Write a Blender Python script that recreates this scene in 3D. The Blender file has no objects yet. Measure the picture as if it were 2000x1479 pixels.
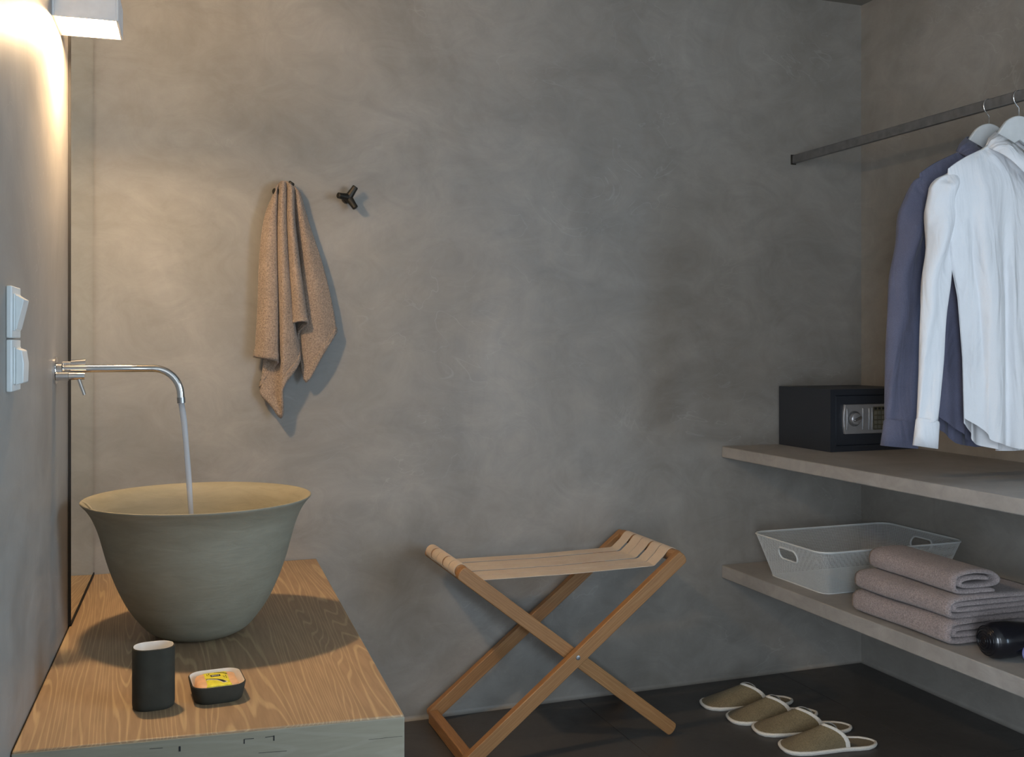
import bpy, bmesh, math, random
from mathutils import Vector, Matrix
random.seed(7)
PI = math.pi
sc = bpy.context.scene
col = sc.collection

# ------------------------------------------------------------------ camera
F, HOR, ZC = 2000.0, 672.0, 1.2           # focal length in px, horizon row, camera height
YAW = math.radians(20.1)
cam_d = bpy.data.cameras.new('camera'); cam = bpy.data.objects.new('camera', cam_d); col.objects.link(cam)
cam.location = (0, 0, ZC); cam.rotation_euler = (PI/2, 0, -YAW)
cam_d.sensor_width = 36; cam_d.lens = 36*F/2000; cam_d.shift_y = -(739.5-HOR)/2000
cam_d.clip_start = .02
sc.camera = cam

# ------------------------------------------------------------------ world, window light, exposure
w = bpy.data.worlds.new('world'); sc.world = w; w.use_nodes = True
w.node_tree.nodes['Background'].inputs[0].default_value = (.62, .78, 1, 1)
w.node_tree.nodes['Background'].inputs[1].default_value = 1.0
sc.view_settings.view_transform = 'Standard'; sc.view_settings.look = 'None'
sc.view_settings.gamma = 1; sc.view_settings.use_curve_mapping = False
sc.view_settings.exposure = -0.1
REAR = -1.9
WIN = (-1.5, .3, .3, 2.2)                 # window in the right wall behind the camera: y0, y1, z0, z1
ld = bpy.data.lights.new('window_daylight', 'AREA'); ld.shape = 'RECTANGLE'
ld.size = WIN[1]-WIN[0]-.1; ld.size_y = WIN[3]-WIN[2]-.1
ld.energy = 116; ld.color = (.58, .78, 1)
lo = bpy.data.objects.new('window_daylight', ld); col.objects.link(lo)
lo.location = (2.569+.14, (WIN[0]+WIN[1])/2, (WIN[2]+WIN[3])/2); lo.rotation_euler = (PI/2, 0, PI/2)
DOOR = (-1.6, -.35, 2.1)                  # doorway in the left wall behind the camera: y0, y1, height
ld = bpy.data.lights.new('doorway_daylight', 'AREA'); ld.shape = 'RECTANGLE'
ld.size = DOOR[1]-DOOR[0]-.06; ld.size_y = DOOR[2]-.1
ld.energy = 145; ld.color = (.76, .87, 1)
lo = bpy.data.objects.new('doorway_daylight', ld); col.objects.link(lo)
lo.location = (-.50, (DOOR[0]+DOOR[1])/2, DOOR[2]/2+.02); lo.rotation_euler = (PI/2, 0, -PI/2)
LAMP_DOWN, LAMP_LED, LAMP_UP = 55.0, 1050.0, 250.0
LAMP_COL = (1, .68, .38)

# ------------------------------------------------------------------ pixel -> place
RX = (math.cos(YAW), -math.sin(YAW)); FW = (math.sin(YAW), math.cos(YAW))
def ray(px, py):
    a = (px-1000)/F
    return (RX[0]*a+FW[0], RX[1]*a+FW[1], -(py-HOR)/F)
def onz(px, py, z):
    r = ray(px, py); t = (z-ZC)/r[2]; return Vector((r[0]*t, r[1]*t, z))
def ony(px, py, y):
    r = ray(px, py); t = y/r[1]; return Vector((r[0]*t, y, ZC+r[2]*t))

YB = 3.18       # back wall
XR = 2.569      # right wall
ZT = 2.479      # ceiling
LW0 = Vector((-.194, 1.8385)); LW1 = Vector((-.122, 3.18))
LSL = (LW1.x-LW0.x)/(LW1.y-LW0.y)
LANG = -math.atan(LSL)
def lx(y): return LW0.x+LSL*(y-LW0.y)
def onL(px, py):
    r = ray(px, py); t = (LW0.x-LSL*LW0.y)/(r[0]-LSL*r[1]); return Vector((r[0]*t, r[1]*t, ZC+r[2]*t))

# ------------------------------------------------------------------ materials
def new_mat(name):
    m = bpy.data.materials.new(name); m.use_nodes = True
    nt = m.node_tree; b = nt.nodes['Principled BSDF']
    return m, nt, b
def N(nt, t, **k):
    n = nt.nodes.new(t)
    for a, v in k.items():
        if a.startswith('i_'):
            key = a[2:]
            key = int(key) if key.isdigit() else key.replace('_', ' ')
            n.inputs[key].default_value = v
        else: setattr(n, a, v)
    return n
def L(nt, a, b): nt.links.new(a, b)
def coords(nt, scale=(1,1,1), kind='Object', rot=(0,0,0)):
    tc = N(nt, 'ShaderNodeTexCoord'); mp = N(nt, 'ShaderNodeMapping')
    mp.inputs['Scale'].default_value = scale; mp.inputs['Rotation'].default_value = rot
    L(nt, tc.outputs[kind], mp.inputs['Vector']); return mp.outputs[0]
def ramp(nt, fac, stops):
    r = N(nt, 'ShaderNodeValToRGB'); e = r.color_ramp.elements
    while len(e) < len(stops): e.new(.5)
    for i, (p, c) in enumerate(stops):
        e[i].position = p; e[i].color = (c[0], c[1], c[2], 1) if not isinstance(c, float) else (c, c, c, 1)
    L(nt, fac, r.inputs[0]); return r.outputs[0]
def mix(nt, fac, a, b, mode='MIX'):
    m = N(nt, 'ShaderNodeMix', data_type='RGBA', blend_type=mode)
    for sock, v in ((m.inputs[0], fac), (m.inputs[6], a), (m.inputs[7], b)):
        if hasattr(v, 'is_linked'): L(nt, v, sock)
        elif isinstance(v, (int, float)): sock.default_value = v
        else: sock.default_value = (v[0], v[1], v[2], 1)
    return m.outputs[2]
def bump(nt, b, h, strength=.2, dist=.01):
    n = N(nt, 'ShaderNodeBump'); n.inputs['Strength'].default_value = strength; n.inputs['Distance'].default_value = dist
    L(nt, h, n.inputs['Height']); L(nt, n.outputs[0], b.inputs['Normal'])
def plain(name, c, rough=.5, metal=0, spec=.5, noise=.06, scale=40, bumpy=0, sheen=0):
    m, nt, b = new_mat(name)
    v = coords(nt); n = N(nt, 'ShaderNodeTexNoise', i_Scale=scale, i_Detail=4.0); L(nt, v, n.inputs['Vector'])
    d = tuple(max(0, x*(1-noise*2)) for x in c); u = tuple(min(1, x*(1+noise*2)) for x in c)
    L(nt, ramp(nt, n.outputs[0], [(.3, d), (.7, u)]), b.inputs['Base Color'])
    b.inputs['Roughness'].default_value = rough; b.inputs['Metallic'].default_value = metal
    b.inputs['Specular IOR Level'].default_value = spec
    if bumpy: bump(nt, b, n.outputs[0], bumpy, .004)
    if sheen: b.inputs['Sheen Weight'].default_value = sheen
    return m
def cement(name, c1, c2, rough=.5, sc_=1.0, streak=1.0, zs=1.0):
    m, nt, b = new_mat(name)
    v = coords(nt, (1, 1, zs))
    n1 = N(nt, 'ShaderNodeTexNoise', i_Scale=1.7*sc_, i_Detail=7.0, i_Roughness=.62, i_Distortion=.9); L(nt, v, n1.inputs['Vector'])
    n2 = N(nt, 'ShaderNodeTexNoise', i_Scale=5.5*sc_, i_Detail=8.0, i_Roughness=.7, i_Distortion=1.6)
    L(nt, coords(nt, (1, 1, 1.5*zs), rot=(.3, .5, .2) if zs == 1 else (0, 0, 0)), n2.inputs['Vector'])
    base = ramp(nt, n1.outputs[0], [(.3, c1), (.72, c2)])
    k = ramp(nt, n2.outputs[0], [(.3, .40), (.7, .60)])
    cc = mix(nt, .6, base, k, 'OVERLAY')
    # trowel scratches: thin pale contour lines
    n3 = N(nt, 'ShaderNodeTexNoise', i_Scale=2.6*sc_, i_Detail=2.5, i_Distortion=2.5); L(nt, coords(nt, (1, 1, 1.6), rot=(.2, .9, .1)), n3.inputs['Vector'])
    s = ramp(nt, n3.outputs[0], [(.492, 0.0), (.5, 1.0), (.508, 0.0)])
    n4 = N(nt, 'ShaderNodeTexNoise', i_Scale=3.0, i_Detail=2.0); L(nt, v, n4.inputs['Vector'])
    g = ramp(nt, n4.outputs[0], [(.52, 0.0), (.68, 0.2*streak)])
    mm = N(nt, 'ShaderNodeMath', operation='MULTIPLY'); L(nt, s, mm.inputs[0]); L(nt, g, mm.inputs[1])
    cc = mix(nt, mm.outputs[0], cc, (.55, .53, .5))
    L(nt, cc, b.inputs['Base Color'])
    L(nt, ramp(nt, n2.outputs[0], [(.2, rough-.1), (.8, rough+.12)]), b.inputs['Roughness'])
    bump(nt, b, n2.outputs[0], .12, .006)
    return m
def wood(name, dark, mid, pale, axis='Y', scale=1.0, rough=.5, rings=1.0, tilt=0):
    m, nt, b = new_mat(name)
    st = {'X': (.06, 1, 1), 'Y': (1, .06, 1), 'Z': (1, 1, .06)}[axis]
    v = coords(nt, tuple(s*scale for s in st))
    if tilt:
        m0 = N(nt, 'ShaderNodeMapping'); m0.inputs['Rotation'].default_value = (0, tilt, 0)
        m1 = v.node; L(nt, m1.inputs['Vector'].links[0].from_socket, m0.inputs['Vector']); L(nt, m0.outputs[0], m1.inputs['Vector'])
    nd = N(nt, 'ShaderNodeTexNoise', i_Scale=5.0, i_Detail=3.0); L(nt, v, nd.inputs['Vector'])
    cx = N(nt, 'ShaderNodeVectorMath', operation='SCALE'); L(nt, nd.outputs[1], cx.inputs[0]); cx.inputs[3].default_value = .28*rings
    ad = N(nt, 'ShaderNodeVectorMath', operation='ADD'); L(nt, v, ad.inputs[0]); L(nt, cx.outputs[0], ad.inputs[1])
    wv = N(nt, 'ShaderNodeTexWave', wave_type='BANDS', bands_direction='X' if axis != 'X' else 'Y', i_Scale=18.0, i_Distortion=1.5, i_Detail=2.0)
    L(nt, ad.outputs[0], wv.inputs['Vector'])
    fine = N(nt, 'ShaderNodeTexNoise', i_Scale=160.0, i_Detail=3.0); L(nt, v, fine.inputs['Vector'])
    a = ramp(nt, wv.outputs[0], [(.0, mid), (.80, mid), (.97, pale)])
    f = ramp(nt, fine.outputs[0], [(.38, dark), (.62, mid)])
    c = mix(nt, .45, a, f)
    big = N(nt, 'ShaderNodeTexNoise', i_Scale=3.0, i_Detail=2.0); L(nt, coords(nt, st), big.inputs['Vector'])
    c = mix(nt, .5, c, ramp(nt, big.outputs[0], [(.3, .42), (.7, .58)]), 'OVERLAY')
    L(nt, c, b.inputs['Base Color']); b.inputs['Roughness'].default_value = rough
    bump(nt, b, fine.outputs[0], .15, .002)
    return m
def fabric(name, c, fuzz=.5, scale=400, rough=.95, var=.12, sheen=.3, wrinkle=0):
    m, nt, b = new_mat(name); v = coords(nt)
    n = N(nt, 'ShaderNodeTexNoise', i_Scale=float(scale), i_Detail=3.0); L(nt, v, n.inputs['Vector'])
    n2 = N(nt, 'ShaderNodeTexNoise', i_Scale=14.0, i_Detail=4.0); L(nt, v, n2.inputs['Vector'])
    c0 = ramp(nt, n.outputs[0], [(.3, tuple(x*(1-var*2) for x in c)), (.7, tuple(min(1, x*(1+var*2)) for x in c))])
    c1 = mix(nt, .35, c0, ramp(nt, n2.outputs[0], [(.3, .4), (.7, .6)]), 'OVERLAY')
    L(nt, c1, b.inputs['Base Color']); b.inputs['Roughness'].default_value = rough
    b.inputs['Specular IOR Level'].default_value = .15
    b.inputs['Sheen Weight'].default_value = sheen; b.inputs['Sheen Roughness'].default_value = .5
    if wrinkle:
        nw = N(nt, 'ShaderNodeTexNoise', i_Scale=1.0, i_Detail=2.5, i_Distortion=1.0); L(nt, coords(nt, (17, 17, 4), rot=(0, .12, 0)), nw.inputs['Vector'])
        bump(nt, b, nw.outputs[0], wrinkle, .03)
    else: bump(nt, b, n.outputs[0], fuzz, .004)
    return m
M = {}
M['wall'] = cement('microcement', (.235, .218, .193), (.355, .335, .302), .5)
M['ceil'] = cement('microcement_ceiling', (.2, .19, .17), (.26, .25, .22), .6)
M['tile'] = cement('dark_stone_tile', (.052, .049, .047), (.078, .073, .068), .42, 1.6, .3)
M['grout'] = plain('grout', (.22, .21, .20), .9)
M['counter'] = wood('brushed_fir', (.25, .165, .095), (.37, .25, .145), (.58, .43, .24), 'Y', 1.0, .5, 2.4)
M['endgrain'] = wood('limed_end_grain', (.23, .20, .14), (.265, .235, .168), (.30, .268, .20), 'X', 1.0, .6)
for k_, tl in (('oak_a', -52.4), ('oak_b', 52.4)): M[k_] = wood('oiled_oak_'+k_[-1], (.25, .115, .04), (.36, .178, .065), (.44, .24, .1), 'Z', 2.0, .45, 1.0, math.radians(tl))
M['oak'] = wood('oiled_oak_rail', (.25, .115, .04), (.36, .178, .065), (.44, .24, .1), 'Y', 2.0, .45)
M['shelf'] = cement('cement_coated_shelf', (.30, .288, .27), (.39, .375, .355), .6, 2.0, .5)
M['basin'] = cement('clay_slip', (.225, .203, .145), (.29, .268, .20), .62, 1.6, .1, 3.5)
M['chrome'] = plain('chrome', (.82, .82, .82), .07, 1, noise=.01)
M['steel'] = plain('brushed_steel', (.42, .42, .42), .35, 1, noise=.05)
M['darksteel'] = plain('grey_steel_rod', (.2, .2, .2), .4, .6, noise=.08)
M['bronze'] = plain('dark_bronze', (.045, .04, .032), .45, .7, noise=.1)
M['white_paint'] = plain('white_lacquer', (.78, .78, .78), .4, noise=.02)
M['switch'] = plain('white_switch_plastic', (.72, .74, .72), .3, noise=.02)
M['mirror'] = plain('mirror_silver', (.80, .84, .78), .015, 1, noise=.0)
M['black'] = plain('black_gap', (.012, .012, .012), .8)
M['navy_metal'] = plain('dark_navy_powder_coat', (.022, .026, .034), .5, noise=.06, scale=300, bumpy=.05)
M['plate'] = plain('silver_plastic', (.42, .42, .43), .35, .6, noise=.03)
M['keypad'] = plain('olive_keypad', (.10, .09, .055), .5)
M['key'] = plain('grey_key', (.17, .16, .12), .5)
M['towel'] = fabric('taupe_terry', (.33, .25, .19), 1.0, 240, .95, .16, .25)
M['towel2'] = fabric('mauve_grey_terry', (.33, .275, .265), .9, 260, .95, .16, .25)
M['canvas'] = fabric('ecru_webbing', (.66, .53, .40), .3, 700, .9, .05, .1)
M['slipper'] = fabric('khaki_jute', (.21, .165, .095), .6, 350, .95, .14, .1)
M['binding'] = fabric('white_binding', (.76, .72, .64), .4, 400, .9, .06, .1)
M['shirt_white'] = fabric('white_cotton', (.78, .785, .80), .1, 900, .85, .015, .1, .55)
M['shirt_navy'] = fabric('slate_navy_cotton', (.125, .13, .19), .15, 900, .9, .1, .15, .45)
M['tab'] = plain('black_label', (.01, .01, .015), .7)
M['button'] = plain('pearl_button', (.62, .6, .55), .3, noise=.03)
M['hanger'] = plain('white_hanger', (.72, .73, .72), .45, noise=.02)
M['cup_out'] = plain('charcoal_glaze', (.042, .038, .028), .8, spec=.2, noise=.06)
M['cup_in'] = plain('white_glaze', (.76, .72, .66), .3, noise=.02)
M['soap'] = plain('peach_soap', (.80, .46, .24), .5, noise=.06)
M['wrap'] = plain('yellow_paper', (.80, .72, .04), .45, noise=.08, scale=120)
M['print'] = plain('black_ink', (.015, .014, .012), .5)
M['print_w'] = plain('white_ink', (.8, .78, .7), .5)
M['basket'] = plain('white_wire', (.68, .70, .69), .45, noise=.02)
M['gloss_black'] = plain('gloss_black_plastic', (.008, .008, .011), .18, noise=.05)
M['lilac'] = plain('lilac_rubber', (.16, .16, .34), .4)
m, nt, b = new_mat('lamp_diffuser'); M['glow'] = m
b.inputs['Base Color'].default_value = (.9, .9, .9, 1); b.inputs['Emission Color'].default_value = (*LAMP_COL, 1); b.inputs['Emission Strength'].default_value = LAMP_DOWN
m, nt, b = new_mat('lamp_led'); M['led'] = m
b.inputs['Base Color'].default_value = (.9, .9, .9, 1); b.inputs['Emission Color'].default_value = (*LAMP_COL, 1); b.inputs['Emission Strength'].default_value = LAMP_LED
m, nt, b = new_mat('lamp_added_top_glow'); M['glow_up'] = m
b.inputs['Base Color'].default_value = (.9, .9, .9, 1); b.inputs['Emission Color'].default_value = (*LAMP_COL, 1); b.inputs['Emission Strength'].default_value = LAMP_UP
m, nt, b = new_mat('running_water'); M['water'] = m
b.inputs['Base Color'].default_value = (.85, .86, .88, 1); b.inputs['Roughness'].default_value = .25
b.inputs['Transmission Weight'].default_value = .55; b.inputs['IOR'].default_value = 1.2
n = N(nt, 'ShaderNodeTexNoise', i_Scale=60.0); L(nt, coords(nt, (1, 1, .1)), n.inputs['Vector']); bump(nt, b, n.outputs[0], .2, .002)
m, nt, b = new_mat('window_glass'); M['glass'] = m
b.inputs['Transmission Weight'].default_value = 1; b.inputs['Roughness'].default_value = 0; b.inputs['IOR'].default_value = 1.01
b.inputs['Base Color'].default_value = (.95, .98, 1, 1)

# ------------------------------------------------------------------ mesh helpers
class MB:
    def __init__(s): s.v = []; s.f = []
    def add(s, vs, fs):
        o = len(s.v); s.v += [tuple(p) for p in vs]; s.f += [tuple(i+o for i in f) for f in fs]; return s
    def box(s, a, b):
        x0, y0, z0 = a; x1, y1, z1 = b
        return s.add([(x0,y0,z0),(x1,y0,z0),(x1,y1,z0),(x0,y1,z0),(x0,y0,z1),(x1,y0,z1),(x1,y1,z1),(x0,y1,z1)],
                     [(3,2,1,0),(4,5,6,7),(0,1,5,4),(1,2,6,5),(2,3,7,6),(3,0,4,7)])
    def bar(s, p, q, wdt, hgt, up=(0,0,1)):
        p, q = Vector(p), Vector(q); d = (q-p).normalized(); u = Vector(up); sx = d.cross(u).normalized(); sy = sx.cross(d)
        vs = []
        for c in (p, q):
            for i, j in ((-1,-1),(1,-1),(1,1),(-1,1)): vs.append(c+sx*i*wdt/2+sy*j*hgt/2)
        return s.add(vs, [(3,2,1,0),(4,5,6,7),(0,1,5,4),(1,2,6,5),(2,3,7,6),(3,0,4,7)])
    def rings(s, rs, closed=True, cap=True, loop=False):
        n = len(rs[0]); vs = [p for r in rs for p in r]; fs = []; m_ = len(rs)
        for i in range(m_ if loop else m_-1):
            i2 = (i+1) % m_
            for j in range(n if closed else n-1):
                j2 = (j+1) % n
                fs.append((i*n+j, i*n+j2, i2*n+j2, i2*n+j))
        if cap and closed and not loop:
            fs.append(tuple(range(n-1, -1, -1))); fs.append(tuple((m_-1)*n+j for j in range(n)))
        return s.add(vs, fs)
    def tube(s, path, r, seg=12, loop=False, flat=1.0, cap=True):
        path = [Vector(p) for p in path]; n = len(path); rs = []
        rr = r if isinstance(r, (list, tuple)) else [r]*n
        prev = None
        for i in range(n):
            if loop: t = path[(i+1) % n]-path[i-1]
            else: t = path[min(i+1, n-1)]-path[max(i-1, 0)]
            t.normalize()
            if prev is None:
                a = Vector((0,0,1)) if abs(t.z) < .9 else Vector((1,0,0)); u = t.cross(a).normalized()
            else: u = (prev-t*prev.dot(t)).normalized()
            prev = u; v = t.cross(u)
            rs.append([path[i]+u*math.cos(2*PI*k/seg)*rr[i]+v*math.sin(2*PI*k/seg)*rr[i]*flat for k in range(seg)])
        return s.rings(rs, True, cap, loop)
    def lathe(s, prof, seg=64, c=(0,0,0)):
        rs = [[(c[0]+r*math.cos(2*PI*k/seg), c[1]+r*math.sin(2*PI*k/seg), c[2]+z) for k in range(seg)] for r, z in prof]
        return s.rings(rs)
    def prism(s, poly, h, axis=(0,0,1)):
        a = Vector(axis)*h; n = len(poly)
        vs = [Vector(p) for p in poly]+[Vector(p)+a for p in poly]
        return s.add(vs, [tuple(range(n-1,-1,-1)), tuple(range(n, 2*n))]+[(i, (i+1) % n, n+(i+1) % n, n+i) for i in range(n)])
    def build(s, name, mat, parent=None, smooth=False, bevel=0, seg=2, subsurf=0, solid=0, angle=40, fix=True):
        me = bpy.data.meshes.new(name); me.from_pydata(s.v, [], s.f); me.update()
        if fix:
            bm = bmesh.new(); bm.from_mesh(me); bmesh.ops.recalc_face_normals(bm, faces=bm.faces); bm.to_mesh(me); bm.free()
        o = bpy.data.objects.new(name, me); col.objects.link(o); me.materials.append(M[mat] if isinstance(mat, str) else mat)
        if parent: o.parent = parent
        if solid:
            md = o.modifiers.new('solid', 'SOLIDIFY'); md.thickness = solid; md.offset = 0
        if bevel:
            md = o.modifiers.new('bevel', 'BEVEL'); md.width = bevel; md.segments = seg; md.limit_method = 'ANGLE'; md.angle_limit = math.radians(40)
        if subsurf:
            md = o.modifiers.new('sub', 'SUBSURF'); md.levels = subsurf; md.render_levels = subsurf
        if smooth or bevel:
            for p in me.polygons: p.use_smooth = True
            if not subsurf and smooth != 'all':
                try: me.set_sharp_from_angle(angle=math.radians(angle))
                except Exception: pass
        return o
def tag(o, label, cat, group=None):
    o['label'] = label; o['category'] = cat
    if group: o['group'] = group
    return o
def thing(name, label, cat, loc=(0,0,0), rz=0, group=None):
    o = bpy.data.objects.new(name, None); col.objects.link(o); o.empty_display_size = .05
    o.location = loc; o.rotation_euler = (0, 0, rz); return tag(o, label, cat, group)
def struct(o): o['kind'] = 'structure'; return o
def rrect(wx, wy, r, seg=6):
    pts = []
    for cx, cy, a0 in ((wx/2-r, wy/2-r, 0), (-wx/2+r, wy/2-r, 90), (-wx/2+r, -wy/2+r, 180), (wx/2-r, -wy/2+r, 270)):
        for k in range(seg+1):
            a = math.radians(a0+90*k/seg); pts.append((cx+r*math.cos(a), cy+r*math.sin(a)))
    return pts
def cr(ps, t):
    """Catmull-Rom through ps, t in 0..1"""
    n = len(ps)-1; x = min(max(t, 0), 1)*n; i = min(int(x), n-1); u = x-i
    p1, p2 = Vector(ps[i]), Vector(ps[i+1]); p0 = Vector(ps[i-1]) if i else p1*2-p2; p3 = Vector(ps[i+2]) if i+2 <= n else p2*2-p1
    return .5*((2*p1)+(p2-p0)*u+(2*p0-5*p1+4*p2-p3)*u*u+(3*p1-p0-3*p2+p3)*u**3)
def lerp(tab, x):
    for (a, b), (c, d) in zip(tab, tab[1:]):
        if x <= c: return b+(d-b)*max(0, (x-a))/(c-a)
    return tab[-1][1]

# ================================================================== STRUCTURE
fl = struct(MB().box((-.62, REAR-.1, -.12), (2.8, YB+.1, -.0025)).build('floor', 'grout'))
xs = [-.4, .60-.8, .60, 1.40, 2.20, XR+.02]; ys = [REAR, -.87, -.07, .73, 1.53, 2.33, YB+.02]
g = .0016
for i in range(len(xs)-1):
    for j in range(len(ys)-1):
        MB().box((xs[i]+g, ys[j]+g, -.0025), (xs[i+1]-g, ys[j+1]-g, 0)).build('floor_tile', 'tile', fl)
struct(MB().box((-.5, YB, -.012), (XR+.15, YB+.1, ZT+.1)).build('wall_back', 'wall'))
wr = MB()
for ya, yb_, za, zb in ((REAR-.1, WIN[0], -.012, ZT+.1), (WIN[1], YB, -.012, ZT+.1), (WIN[0], WIN[1], -.012, WIN[2]), (WIN[0], WIN[1], WIN[3], ZT+.1)):
    wr.box((XR, ya, za), (XR+.12, yb_, zb))
struct(wr.build('wall_right', 'wall'))
struct(MB().box((-.62, REAR-.1, 0), (XR, REAR, ZT)).build('wall_rear', 'wall'))
wl = MB()
for ya, yb_, za, zb in ((REAR-.1, DOOR[0], -.012, ZT+.1), (DOOR[1], YB, -.012, ZT+.1), (DOOR[0], DOOR[1], DOOR[2], ZT+.1)):
    wl.prism([(lx(ya), ya, za), (lx(yb_), yb_, za), (lx(yb_)-.12, yb_, za), (lx(ya)-.12, ya, za)], zb-za)
struct(wl.build('wall_left', 'wall'))
struct(MB().box((-.62, REAR-.1, ZT), (XR+.1, YB+.05, ZT+.1)).build('ceiling', 'ceil'))
wf = MB()
y0, y1, z0, z1 = WIN
for a, b_ in (((y0, z0), (y0+.05, z1)), ((y1-.05, z0), (y1, z1)), ((y0+.05, z0), (y1-.05, z0+.05)), ((y0+.05, z1-.05), (y1-.05, z1))):
    wf.box((XR+.04, a[0], a[1]), (XR+.08, b_[0], b_[1]))
wn = struct(wf.build('window_1', 'white_paint'))
MB().box((XR+.042, (y0+y1)/2-.025, z0+.05), (XR+.078, (y0+y1)/2+.025, z1-.05)).build('mullion', 'white_paint', wn)
# rounded skirting fillets where the plaster runs down to the tiles
def fillet(name, p, q, inward):
    p, q, n_ = Vector(p), Vector(q), Vector(inward); r = .012; prof = [(0, r)]+[(r-r*math.cos(a), r-r*math.sin(a)) for a in [k*PI/2/4 for k in range(5)]][0:0]
    pts = [(0, 0)]+[(r-r*math.cos(a), r-r*math.sin(a)) for a in [k*PI/8 for k in range(5)]]
    struct(MB().rings([[e+n_*a+Vector((0,0,b2)) for a, b2 in pts] for e in (p, q)]).build(name, 'wall', smooth=True))
fillet('baseboard_back', (.3, YB, 0), (XR, YB, 0), (0, -1, 0))
fillet('baseboard_right', (XR, YB-.012, 0), (XR, REAR, 0), (-1, 0, 0))

# ================================================================== VANITY COUNTER
CT = .537; TH = .14
FLp, FRp, BRp, BLp = Vector((lx(1.8385)+.002, 1.8385)), Vector((.448, 1.7825)), Vector((.5195, YB-.002)), Vector((lx(YB)+.002, YB-.002))
ct = thing('vanity_counter', 'thick pale brown timber counter under the clay basin', 'counter', (0, 0, CT-TH))
fd = (FRp-FLp).normalized(); fn = Vector((-fd.y, fd.x))
e = .003
FL2, FR2 = FLp+fn*e, FRp+fn*e
MB().prism([(p.x, p.y, 0) for p in (FL2, FR2, BRp, BLp)], TH).build('top_slab', 'counter', ct, bevel=.003)
MB().prism([(p.x, p.y, 0) for p in (FLp, FRp, FR2, FL2)], TH-.003).build('front_face', 'endgrain', ct, bevel=.0015)
def crack(px, py, px2, py2, wd):
    def onf(px, py):
        r = ray(px, py); n_ = Vector((fd.y, -fd.x)); t = n_.dot(FLp)/(n_.x*r[0]+n_.y*r[1]); return Vector((r[0]*t, r[1]*t, ZC+r[2]*t-CT+TH))
    p, q = onf(px, py), onf(px2, py2)
    MB().bar(p, q, .0012, wd, up=(0, 0, 1) if abs((q-p).normalized().z) < .7 else (1, 0, 0)).build('crack', 'black', ct)
for c in ((351, 1458, 351, 1468, .003), (477, 1444, 477, 1453, .0018), (478, 1444, 496, 1442.5, .0008), (518, 1440.5, 535, 1438, .0008), (535, 1437, 535, 1447, .002), (292, 1463, 318, 1461, .0006), (505, 1471, 560, 1467, .0005), (720, 1445, 786, 1438, .0003)): crack(*c)

# ================================================================== MIRROR (on the left wall, from counter to above the lamp)
ym = onL(133, 900).y
mr = thing('wall_mirror', 'frameless mirror on the left wall beside the clay basin', 'mirror', (lx(ym), ym, CT), LANG)
Lm = (YB-ym)/math.cos(LANG)-.012
MB().box((.0005, .002, .012), (.0045, Lm, 1.62)).build('backing', 'black', mr)
MB().box((.0045, .0, .012), (.006, Lm, 1.62)).build('mirror_glass', 'mirror', mr)
MB().box((.0005, -.003, .004), (.0065, 0, 1.62)).build('edge_seal', 'black', mr)
MB().box((.0005, 0, .001), (.0075, Lm, .008)).build('bottom_seal', 'black', mr)

# ================================================================== WALL LAMP
lp0 = onL(96, 28); LZ = 1.884
lamp = thing('wall_lamp', 'square white box wall lamp glowing warm, above the chrome tap', 'lamp', (lx(2.33), 2.33, LZ), LANG)
lw, ly, lh, t_ = .13, .145, .066, .005
sh = MB()
sh.box((0, 0, 0), (t_, ly, lh)).box((lw-t_, 0, 0), (lw, ly, lh)).box((t_, 0, 0), (lw-t_, t_, lh)).box((t_, ly-t_, 0), (lw-t_, ly, lh))
sh.build('housing', 'white_paint', lamp, bevel=.0008)
MB().box((t_, t_, .014), (lw-t_, ly-t_, .018)).build('diffuser', 'glow', lamp)
MB().rings([[(lw/2+x*k, ly/2+y*k, z) for x, y in rrect(lw-.03, ly-.03, .03)] for k, z in ((1, lh-.012), (1, lh+.018), (.9, lh+.03), (.6, lh+.036))]).build('added_top_dome', 'glow_up', lamp, smooth=True)  # unseen glowing dome, added on top to spread light over the upper wall
MB().box((t_, t_, .04), (lw-t_, ly-t_, .045)).build('inner_plate', 'white_paint', lamp)

MB().box((lw/2-.031, ly/2-.031, .0125), (lw/2+.031, ly/2+.031, .014)).build('led_panel', 'led', lamp)

# ================================================================== SWITCHES
def switch(z, label, kind):
    y0 = onL(10, 650).y+.005
    s = thing('wall_switch', label, 'switch', (lx(y0), y0, z), LANG, 'white switches on the left wall')
    MB().box((0, 0, 0), (.009, .084, .0835)).build('plate', 'switch', s, bevel=.002)
    MB().box((.009, .012, .012), (.0115, .072, .0715)).build('bezel', 'switch', s, bevel=.001)
    if kind == 0: prof = [(.0115, .014), (.0115, .070), (.024, .062), (.0215, .05), (.013, .014)]
    else: prof = [(.0115, .010), (.0115, .070), (.021, .066), (.024, .045), (.023, .014)]
    MB().prism([(x, .016, zz) for x, zz in prof], .052, (0, 1, 0)).build('rocker', 'switch', s, bevel=.0015)
switch(1.2095, 'upper of the two white light switches on the left wall', 0)
switch(1.1235, 'lower of the two white light switches on the left wall', 1)

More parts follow.
